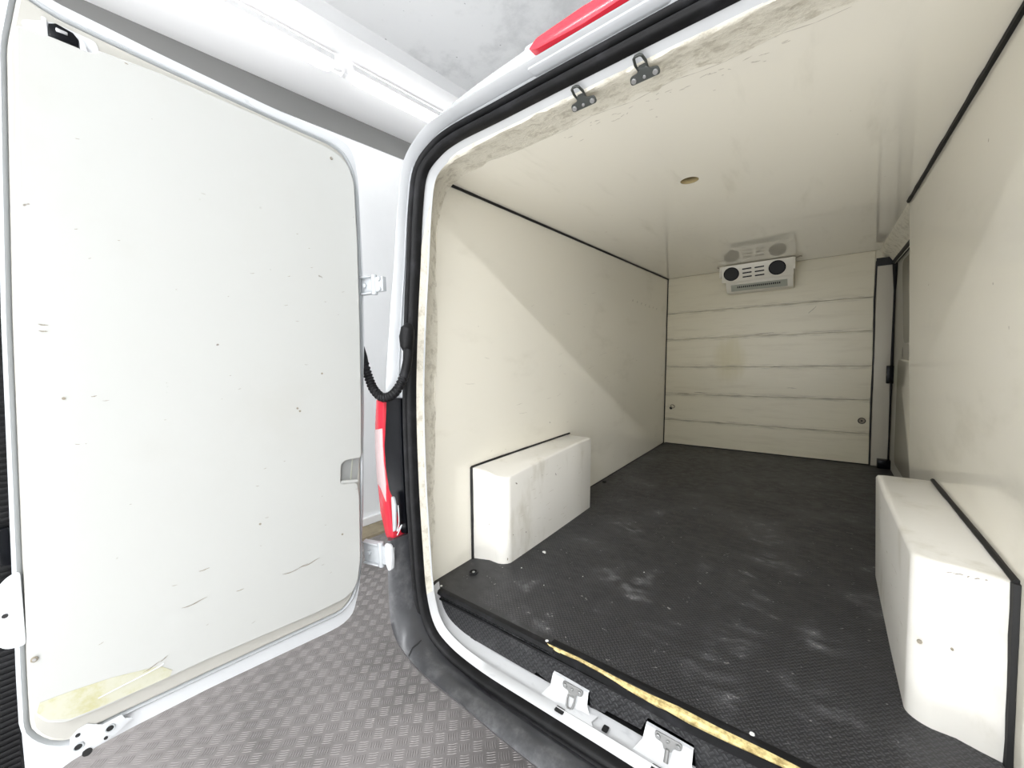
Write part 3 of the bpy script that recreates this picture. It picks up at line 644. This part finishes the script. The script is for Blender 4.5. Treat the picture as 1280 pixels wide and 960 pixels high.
# sill tabs that carry the strikers, pressed ribs and drain slots
def tab(poly, y, th=.01, name='sill_tab', m='sill'):
    v, f = prism(poly, y, y + th, lambda x, z, t: (x, t, z)); return mesh(name, v, f, m, van, bevel=.0015)
for px, q in ((0, (.618, .745)), (.29, (.922 - .29, 1.045 - .29))):
    a, b = q[0] + px, q[1] + px
    v, f = loft([[(a, -.001, -.080), (b, -.001, -.084)], [(a, -.010, -.082), (b, -.010, -.086)], [(a - .008, -.016, -.125), (b - .002, -.016, -.122)], [(a - .03, -.045, -.150), (b + .03, -.045, -.148)], [(a - .05, -.078, -.152), (b + .05, -.078, -.150)]]); mesh('sill_tab', v, f, 'sill', van, smooth=True, auto=50)
    c = (a + b) / 2
    v, f = loft([[(c + .02, -.035, -.138), (c + .10, -.020, -.132)], [(c + .0, -.055, -.140), (c + .09, -.045, -.136)], [(c + .04, -.080, -.150), (c + .13, -.080, -.150)]]); mesh('pressed_rib', v, f, 'sill', van, smooth=True)
for a, b, y0_, y1_ in ((.66, .69, -.075, -.055), (.955, .985, -.075, -.055), (.805, .822, -.05, -.028)):
    v, f = prism(rounded([(a, y0_), (b, y0_), (b, y1_), (a, y1_)], .004), -.1385, -.1365, lambda x, y, t: (x, y, t)); o = mesh('drain_slot', v, f, 'black', van)
    o.location.z -= .0
# strikers
def striker(c, along, out, nrm, label, m, pin=False, loopdir=None, sc=1.0, lower=False):
    c, al, ou, nr = Vector(c), Vector(along).normalized(), Vector(out).normalized(), Vector(nrm).normalized()
    e = empty('door_striker', c, label, 'striker', 'upper door strikers' if not lower else 'lower door strikers')
    def mp(u, v_, t): return c + al * u * sc + ou * v_ * sc + nr * t
    poly = rounded([(-.038, -.010), (-.036, .010), (-.014, .012), (-.011, .026), (.011, .026), (.014, .012), (.036, .010), (.038, -.010)], .008, 3)
    v, f = prism(poly, 0, .004, mp); mesh('plate', v, f, m, e, bevel=.0008, seg=1)
    for u, r in ((-.027, .0065), (.027, .0065), (0, .004)):
        v, f = disc(mp(u, .0, .006), nr, r * sc, .005, 14); mesh('bolt', v, f, 'bolt', e, bevel=.0008, seg=1)
    L0 = mp(0, .022, .003); ld = (ou + nr * .45).normalized()
    if pin: v, f = tube([L0, L0 + ld * .03 * sc], .006, 10)
    else:
        P = [L0 + al * x * sc + ld * y * sc for x, y in ((-.012, -.004), (-.013, .012), (-.010, .030), (-.005, .034), (.005, .034), (.010, .030), (.013, .012), (.012, -.004))]
        v, f = tube(P, .0032, 8, closed=True)
    mesh('loop' if not pin else 'pin', v, f, m, e, smooth=True)
    return e
striker((.694, -.015, -.092), (1, 0, 0), (0, -.25, -1), (0, -1, -.0), 'bright metal striker loop on the left tab of the white sill', 'steel', lower=True, sc=.95)
striker((.984, -.015, -.088), (1, 0, 0), (0, -.25, -1), (0, -1, -.0), 'bright metal striker with short pin on the right tab of the white sill', 'steel', pin=True, lower=True, sc=.95)
striker((.778, -.042, 1.610), (1, 0, 0), (0, -.75, .55), (0, -.5, -.75), 'dark striker loop under the header, left of the pair', 'steel_dark', sc=.95)
striker((.940, -.042, 1.610), (1, 0, 0), (0, -.75, .55), (0, -.5, -.75), 'dark striker loop under the header, right of the pair', 'steel_dark', sc=.95)
# hinge brackets on the pillar
def hinge(z, label, a=(-.075, -.19), b=(.035, -.165), h=.065):
    e = bpy.data.objects.new('hinge', None); COL.objects.link(e); e.parent = van
    A = Vector((a[0], a[1], z)); B = Vector((b[0], b[1], z)); d = (B - A).normalized(); nr = Vector((d.y, -d.x, 0)); off = world_off(van)
    parts = [obox(A.lerp(B, .30), d, nr, (0, 0, 1), (B - A).length * .55, .014, h), obox(A.lerp(B, .80), d, nr, (0, 0, 1), (B - A).length * .36, .018, h * .8), tube([A.lerp(B, .58) + nr * .004 - Vector((0, 0, h * .55)), A.lerp(B, .58) + nr * .004 + Vector((0, 0, h * .55))], .011, 12),
             obox(A.lerp(B, .30) + nr * .010 + Vector((0, 0, h * .46)), d, nr, (0, 0, 1), (B - A).length * .5, .018, .006), obox(A.lerp(B, .30) + nr * .010 - Vector((0, 0, h * .46)), d, nr, (0, 0, 1), (B - A).length * .5, .018, .006)]
    v, f = join(parts); bpy.data.objects.remove(e); o = mesh('hinge', v, f, 'gasket', van, bevel=.0015)
    if label: o['label'] = label
    for t, q in ((.84, .018), (.84, -.018), (.22, .0)):
        v, f = disc(A.lerp(B, t) + nr * .011 + Vector((0, 0, q)), nr, .008, .008, 12); b_ = mesh('bolt', v, f, 'gasket', o, off=off, bevel=.001)
hinge(1.225, None); hinge(.205, None, (-.118, -.215), (.028, -.178), .088)
# tail lamp on the rear post
dT = [((a[0] * .1 + b[0] * .9), (a[1] * .1 + b[1] * .9)) for a, b in zip(so(.030), dO)]
def part_ring(dn, y, z0, z1):
    return [(x, y, z) for x, z in dn if z0 <= z <= z1 and x < .4]
hs = [(so(.024), -.096), (so(.03), -.122), (kk, -.135), (k2, -.153), (dO, -.160), ([(a - .012, b) for a, b in dO], -.155), ([(a - .02, b) for a, b in dO], -.10)]
rows = []
for dn, y in hs:
    zz = [z for z in [.275 + k * .044 for k in range(13)]]; row = []
    for z in zz:
        bst = min(range(len(dn) - 1), key=lambda i: 0 if (dn[i][1] <= z <= dn[i + 1][1] and dn[i][0] < .3) else 1); p, q = dn[bst], dn[bst + 1]; t = (z - p[1]) / (q[1] - p[1]); row.append((p[0] + (q[0] - p[0]) * t, y, z))
    rows.append(row)
v, f = loft(rows); n = len(rows[0]); f += [tuple(k * n for k in range(len(rows)))[::-1], tuple(k * n + n - 1 for k in range(len(rows)))]
mesh('tail_lamp_housing', v, f, 'black_gloss', van, smooth=True, auto=40)
tl = [(-.074, .80), (-.092, .70), (-.098, .60), (-.097, .47), (-.088, .35), (-.060, .262), (-.036, .248), (-.008, .25)]; tr = [(-.005, .262), (-.022, .36), (-.036, .45), (-.041, .53), (-.042, .61), (-.034, .70), (-.024, .80)]
v, f = prism(tl + tr, -.166, -.02, lambda x, z, t: (x + .012, t, z)); tp = mesh('tail_lamp_lens', v, f, 'red', van, bevel=.006)
poly = [(-.0905, .68), (-.0955, .60), (-.095, .47), (-.072, .45), (-.040, .40), (-.0385, .47), (-.044, .56), (-.044, .62), (-.040, .69)]
v, f = prism(poly, -.1685, -.10, lambda x, z, t: (x + .012, t, z)); mesh('clear_lens', v, f, 'lens_clear', tp, bevel=.003)
v, f = tube(smoothpath([(.035, -.158, .40), (.045, -.165, .34), (.03, -.165, .30), (.055, -.16, .33), (.03, -.165, .285)]), .0018, 6); mesh('lamp_wire', v, f, 'white', van)
v, f = prism(rounded([(.003, .29), (.02, .30), (.028, .40), (.018, .43), (.004, .43)], .006), -.166, -.158, lambda x, z, t: (x, t, z)); mesh('lamp_bracket', v, f, 'gasket', van, bevel=.002)
# torn white paint patch on the bumper top by the hinge
v, f = prism(rounded([(.005, .262), (.032, .255), (.040, .21), (.034, .165), (.016, .155), (.0, .18), (-.002, .22)], .008), -.204, -.186, lambda x, z, t: (x, t, z)); mesh('bumper_bracket', v, f, 'white', van, bevel=.004)
# bumper
def bl(pts, y):
    yy = y if isinstance(y, (list, tuple)) else [y] * len(pts)
    d = [(p.x, p.y, p.z) for p in smoothpath([(a, c, b) for (a, b), c in zip(pts, yy)], 6)]
    return d + [(1.71 - a, b, c) for a, b, c in reversed(d)]
B = [bl([(.030, .27), (.042, .12), (.075, -.02), (.165, -.125), (.36, -.185), (.6, -.192), (.82, -.192)], -.085),
     bl([(.030, .27), (.040, .12), (.072, -.02), (.160, -.120), (.36, -.165), (.6, -.170), (.82, -.170)], -.130),
     bl([(.024, .27), (.038, .12), (.070, -.025), (.155, -.112), (.36, -.146), (.6, -.152), (.82, -.154)], [-.165, -.165, -.160, -.155, -.150, -.150, -.150]),
     bl([(.018, .27), (.028, .08), (.062, -.045), (.170, -.118), (.36, -.140), (.6, -.150), (.82, -.152)], [-.19, -.20, -.20, -.198, -.195, -.195, -.195]),
     bl([(.010, .27), (.018, .06), (.050, -.068), (.190, -.132), (.40, -.148), (.6, -.165), (.82, -.172)], [-.195, -.208, -.216, -.222, -.222, -.222, -.222]),
     bl([(-.010, .265), (-.006, .05), (.030, -.10), (.17, -.160), (.40, -.180), (.6, -.195), (.82, -.20)], [-.18, -.192, -.200, -.205, -.205, -.205, -.205]),
     bl([(-.06, .26), (-.06, .0), (-.03, -.18), (.10, -.27), (.38, -.285), (.6, -.29), (.82, -.29)], [-.14, -.145, -.145, -.13, -.125, -.125, -.125]),
     bl([(-.10, .25), (-.10, -.02), (-.09, -.30), (.05, -.40), (.36, -.40), (.6, -.40), (.82, -.40)], [.05, .03, .02, .02, .02, .02, .02])]
v, f = loft(B); n = len(B[0]); f += [tuple(k * n for k in range(len(B))), tuple(k * n + n - 1 for k in range(len(B)))[::-1]]
mesh('bumper', v, f, 'bumper', van, smooth=True, auto=60)
v, f = tube([(.135, -.158, -.093), (.135, -.199, -.098), (.140, -.220, -.112), (.12, -.205, -.135), (.07, -.140, -.235)], .0016, 6); mesh('bumper_joint', v, f, 'black', van)
# high brake lamp on the header
v, f = prism(rounded([(.665, 1.722), (.69, 1.712), (.82, 1.706), (.95, 1.712), (.975, 1.722), (.95, 1.738), (.82, 1.744), (.69, 1.738)], .006, 3), -.16, -.10, lambda x, z, t: (x + .02, t, z)); mesh('brake_lamp', v, f, 'red', van, bevel=.005)
v, f = prism([(.64, 1.695), (1.0, 1.695), (1.01, 1.76), (.63, 1.76)], -.135, -.05, lambda x, z, t: (x + .02, t, z)); mesh('lamp_plinth', v, f, 'white', van, bevel=.01)
# vertical swage line and spot welds on the rear post
for dd, y in ((.55, -.112),):
    q = [((a[0] * (1 - dd) + b[0] * dd), (a[1] * (1 - dd) + b[1] * dd)) for a, b in zip(so(.030), dO)]
    P = [(x, y, z) for x, z in q if .82 < z < 1.62 and x < .3]; v, f = tube(P, .0022, 6); mesh('seam_bead', v, f, 'gasket', van, smooth=True)

# conduit between post and door
cond = tag(bpy.data.objects.new('cable_conduit', None), 'black corrugated cable conduit hanging in a loop between the door and the rear post', 'cable'); COL.objects.link(cond); cond.location = (0, -.18, .85)
path = smoothpath([(-.118, -.20, 1.03), (-.100, -.195, .985), (-.088, -.185, .92), (-.074, -.18, .875), (-.048, -.18, .838), (-.002, -.178, .812), (.048, -.175, .818), (.088, -.17, .846), (.112, -.16, .89), (.122, -.15, .94), (.126, -.145, .985)], 14)
n = len(path); rad = []
for i in range(n):
    t = i / n; rad.append(.0142 + (.0036 if (i // 2) % 2 == 0 else 0) if .16 < t < .80 else .0165)
v, f = tube(path, rad, 12); mesh('corrugated_hose', v, f, 'rubber', cond, smooth=True)
v, f = tube([(.104, -.128, 1.0 - .03), (.104, -.135, 1.0), (.106, -.135, 1.03), (.110, -.132, 1.06), (.112, -.125, 1.075)], [.014, .024, .027, .024, .012], 16); mesh('grommet', v, f, 'rubber', cond, smooth=True)
v, f = tube([(-.115, -.20, 1.04), (-.108, -.197, 1.0), (-.098, -.192, .96), (-.092, -.188, .935)], [.013, .021, .021, .017], 14); mesh('door_boot', v, f, 'rubber', cond, smooth=True)

# ================================================================ REAR DOOR (swung open on the left)
TD = math.radians(4.85)
door = empty('rear_door', (-.04744, -.21365, 0), 'open white rear door with rounded liner panel, left of the van doorway', 'door', rotz=-TD)
lin = [(-0.754, 1.705), (-0.707, 1.706), (-0.64, 1.702), (-0.629, 1.715), (-0.515, 1.716), (-0.299, 1.700), (-0.087, 1.679), (-0.047, 1.667), (-0.017, 1.641), (0.0, 1.588), (0.0, 1.386), (-0.008, 1.098), (-0.019, 0.805), (-0.032, 0.591), (-0.089, 0.594), (-0.107, 0.584), (-0.114, 0.513), (-0.053, 0.502), (-0.047, 0.45), (-0.058, 0.209), (-0.072, 0.137), (-0.092, 0.103), (-0.126, 0.089), (-0.221, 0.087), (-0.521, 0.102), (-0.733, 0.104), (-0.798, 0.11), (-0.828, 0.133), (-0.843, 0.17), (-0.847, 0.203), (-0.835, 0.435), (-0.819, 0.707), (-0.796, 1.063), (-0.773, 1.412), (-.757, 1.66)]
shl = [(-0.766, 1.845), (-0.699, 1.806), (-0.611, 1.796), (-0.508, 1.783), (-0.266, 1.759), (-0.049, 1.743), (0.000, 1.730), (0.024, 1.69), (0.032, 1.602), (0.031, 1.281), (0.022, 1.042), (0.004, 0.8), (-0.020, 0.435), (-0.038, 0.19), (-0.057, 0.078), (-0.084, -0.0), (-0.122, -0.021), (-0.174, -0.023), (-0.523, -0.005), (-0.69, -0.004), (-0.797, -0.009), (-0.836, -0.026), (-0.868, -0.001), (-0.866, 0.109), (-0.862, 0.243), (-0.840, 0.631), (-0.819, 1.065), (-0.797, 1.416), (-0.781, 1.675)]
sea = [(-0.750, 1.79), (-0.691, 1.765), (-0.514, 1.744), (-0.277, 1.720), (-0.070, 1.703), (-0.025, 1.685), (0.002, 1.637), (0.013, 1.557), (0.008, 1.273), (-0.010, 0.804), (-0.037, 0.387), (-0.060, 0.15), (-0.087, 0.070), (-0.131, 0.038), (-0.524, 0.050), (-0.745, 0.055), (-0.791, 0.042), (-0.830, 0.07), (-0.857, 0.12), (-.852, .25), (-.833, .63), (-.812, 1.06), (-.790, 1.42), (-.775, 1.66)]
def inset(poly, d):
    n = len(poly); out = []
    A = sum(poly[i][0] * poly[(i + 1) % n][1] - poly[(i + 1) % n][0] * poly[i][1] for i in range(n)); s = 1 if A > 0 else -1
    for i in range(n):
        a, b = poly[i - 1], poly[(i + 1) % n]; tx, ty = b[0] - a[0], b[1] - a[1]; l = math.hypot(tx, ty); out.append((poly[i][0] - s * ty / l * d, poly[i][1] + s * tx / l * d))
    return out
def dlayers(name, layers, m, cap=True, **k):
    loops = [[(x, w_, z) for w_, z in p] for p, x in layers]; v, f = loft(loops, closed=True); n = len(loops[0])
    if cap: f.append(tuple(range((len(loops) - 1) * n, len(loops) * n)))
    return mesh(name, v, f, m, door, off=(0, 0, 0), smooth=True, **k)
shc = rounded(shl, .02, 2); sec = rounded(sea, .02, 2)
o = dlayers('door_shell', [(inset(shc, .03), -.105), (inset(shc, .004), -.10), (shc, -.09), (shc, -.034), (inset(shc, .003), -.028), (inset(shc, .010), -.028)], 'white', auto=60)
o = dlayers('door_outer_skin', [(inset(shc, .5 * 0 + .02), -.085), (inset(shc, .031), -.104)], 'white', auto=60)
dlayers('gasket_channel', [(inset(sec, -.012), -.032), (inset(sec, -.010), -.022), (inset(sec, -.004), -.017), (inset(sec, .0), -.020), (inset(sec, .004), -.028)], 'gasket', cap=False, auto=60)
dlayers('inner_frame', [(inset(sec, .003), -.03), (inset(sec, .006), -.018), (inset(sec, .012), -.0135)], 'door_cream', auto=15)
lnc = rounded(lin, .010, 2)
dlayers('liner_panel', [(lnc, -.015), (lnc, -.003), (inset(lnc, .0035), .0)], 'liner', auto=15)
def dprism(name, poly, x0, x1, m, bevel=0, **k):
    v, f = prism(poly, x0, x1, lambda w_, z, t: (t, w_, z)); return mesh(name, v, f, m, door, off=(0, 0, 0), bevel=bevel, **k)
# recessed pull at the hinge side
dprism('pull_recess', [(-.106, .583), (-.088, .592), (-.034, .59), (-.05, .503), (-.112, .514)], -.0130, -.0125, 'recess')
dprism('pull_recess', [(-.113, .514), (-.05, .503), (-.05, .512), (-.111, .523)], -.0125, -.002, 'liner')
dprism('pull_recess', [(-.063, .592), (-.059, .592), (-.072, .508), (-.076, .508)], -.0125, -.011, 'unit_grey')
# latch recess, upper
lw = rounded([(-.745, 1.708), (-.745, 1.725), (-.70, 1.745), (-.63, 1.738), (-.625, 1.716), (-.64, 1.704)], .012, 3)
dprism('latch_recess', lw, -.0135, -.0115, 'white')
dprism('upper_latch', [(-.707, 1.700), (-.705, 1.735), (-.693, 1.742), (-.667, 1.735), (-.659, 1.724), (-.660, 1.700)], -.0115, -.004, 'black_gloss', bevel=.002)
dprism('latch_tongue', [(-.694, 1.722), (-.676, 1.722), (-.676, 1.729), (-.694, 1.731)], -.004, -.001, 'bolt', bevel=.001)
dprism('latch_bracket', [(-.716, 1.700), (-.715, 1.744), (-.707, 1.744), (-.707, 1.700)], -.0115, -.002, 'white', bevel=.001)
dprism('latch_bracket', [(-.658, 1.700), (-.658, 1.724), (-.650, 1.722), (-.645, 1.700)], -.0115, -.002, 'white', bevel=.001)
# tape, scratches, dents
dprism('yellowed_tape', [(-0.838, 0.165), (-0.832, 0.186), (-0.783, 0.182), (-0.716, 0.172), (-0.626, 0.147), (-0.602, 0.120), (-0.609, 0.106), (-0.66, 0.107), (-0.732, 0.110), (-0.790, 0.116), (-0.822, 0.137)], .0, .0008, 'tape')
v, f = tube([(.001, w_, z) for w_, z in ((-.742, .135), (-.70, .139), (-.65, .143), (-.625, .146), (-.618, .149))], .0017, 6); mesh('tape_fold', v, f, 'white', door, off=(0, 0, 0))
S = []
def dsl(a, b, wd=.003): S.append(sliver((.0004, a[0], a[1]), (.0004, b[0], b[1]), (1, 0, 0), wd, 'scuff', door, .3))
for a, b in (((-.571, .282), (-.514, .284)), ((-.445, .271), (-.425, .269)), ((-.319, .268), (-.24, .268)), ((-.26, .269), (-.201, .274)), ((-.528, .369), (-.503, .368)), ((-.77, 1.055), (-.755, 1.052)), ((-.77, 1.04), (-.757, 1.038)), ((-.70, .883), (-.69, .884)), ((-.583, 1.708), (-.576, 1.706)), ((-.626, .158), (-.608, .166)), ((-.66, .150), (-.626, .158))): dsl(a, b)
for i in range(46):
    w_ = random.uniform(-.75, -.06); z = random.uniform(.15, 1.6); L = random.uniform(.002, .012); dsl((w_, z), (w_ + L, z + random.uniform(-.003, .003)), .0016)
for c in ((-.744, .883), (-.233, .79), (-.24, .80), (-.155, .91), (-.37, .453), (-.12, .33)): S.append(disc((.0006, c[0], c[1]), (1, 0, 0), .0035, .001, 7))
v, f = join(S); tag(mesh('scuff_marks', v, f, 'scuff', door, off=(0, 0, 0), fix=False), kind='stuff')
for c, r in (((-.832, .292), .0065), ((-.078, 1.645), .005)):
    v, f = disc((.001, c[0], c[1]), (1, 0, 0), r, .004, 12); mesh('screw', v, f, 'scuff', door, off=(0, 0, 0), bevel=.001)
    v, f = disc((.003, c[0], c[1]), (1, 0, 0), r * .5, .003, 8); mesh('screw', v, f, 'bolt', door, off=(0, 0, 0))
# lower latch plate with holes
dprism('lower_latch_plate', [(-.797, .022), (-.795, .060), (-.78, .074), (-.765, .077), (-.74, .056), (-.705, .058), (-.700, .044), (-.685, .036), (-.72, .014), (-.76, .006)], -.0135, -.011, 'white', bevel=.001)
for c, r in (((-.782, .060), .0045), ((-.783, .031), .0085), ((-.728, .038), .0085), ((-.770, .006), .009), ((-.737, .018), .004)):
    v, f = disc((-.011, c[0], c[1]), (1, 0, 0), r, .003, 16); mesh('latch_hole', v, f, 'black', door, off=(0, 0, 0))
    if .0084 < r < .0088:
        v, f = tube([(-.010, c[0] + r * math.cos(k * math.pi / 8), c[1] + r * math.sin(k * math.pi / 8)) for k in range(16)], .0018, 6, closed=True); mesh('hole_rim', v, f, 'gasket', door, off=(0, 0, 0))
# free edge: side latch plate, black weather strip and handle
dprism('side_latch_plate', rounded([(-.838, .500), (-.858, .492), (-.880, .465), (-.886, .40), (-.882, .345), (-.870, .330), (-.842, .325)], .01, 3), -.02, -.012, 'white', bevel=.003)
v, f = disc((-.0115, -.866, .408), (1, 0, 0), .0048, .003, 14); mesh('latch_hole', v, f, 'black', door, off=(0, 0, 0))
ws = [(-.775, 1.72), (-.789, 1.42), (-.812, 1.06), (-.833, .63), (-.855, .24), (-.865, -.02)]
v, f = prism(ws + [(a - .10, b) for a, b in reversed(ws)], -.075, -.050, lambda w_, z, t: (t, w_, z)); wsx = mesh('weather_strip', v, f, 'rubber', door, off=(0, 0, 0), bevel=.004)
S = []
for k in range(120):
    z = .02 + k * .0138; x = -.79 - (1.42 - z) * .052
    S.append(boxv((-.0502, x - .095, z), (-.0475, x - .012, z + .006)))
v, f = join(S); tag(mesh('ribs', v, f, 'rubber', wsx, off=(0, 0, 0)), kind='stuff')
dprism('edge_handle', rounded([(-.848, .600), (-.870, .598), (-.878, .52), (-.850, .51)], .004, 2), -.050, -.030, 'black_gloss', bevel=.003)
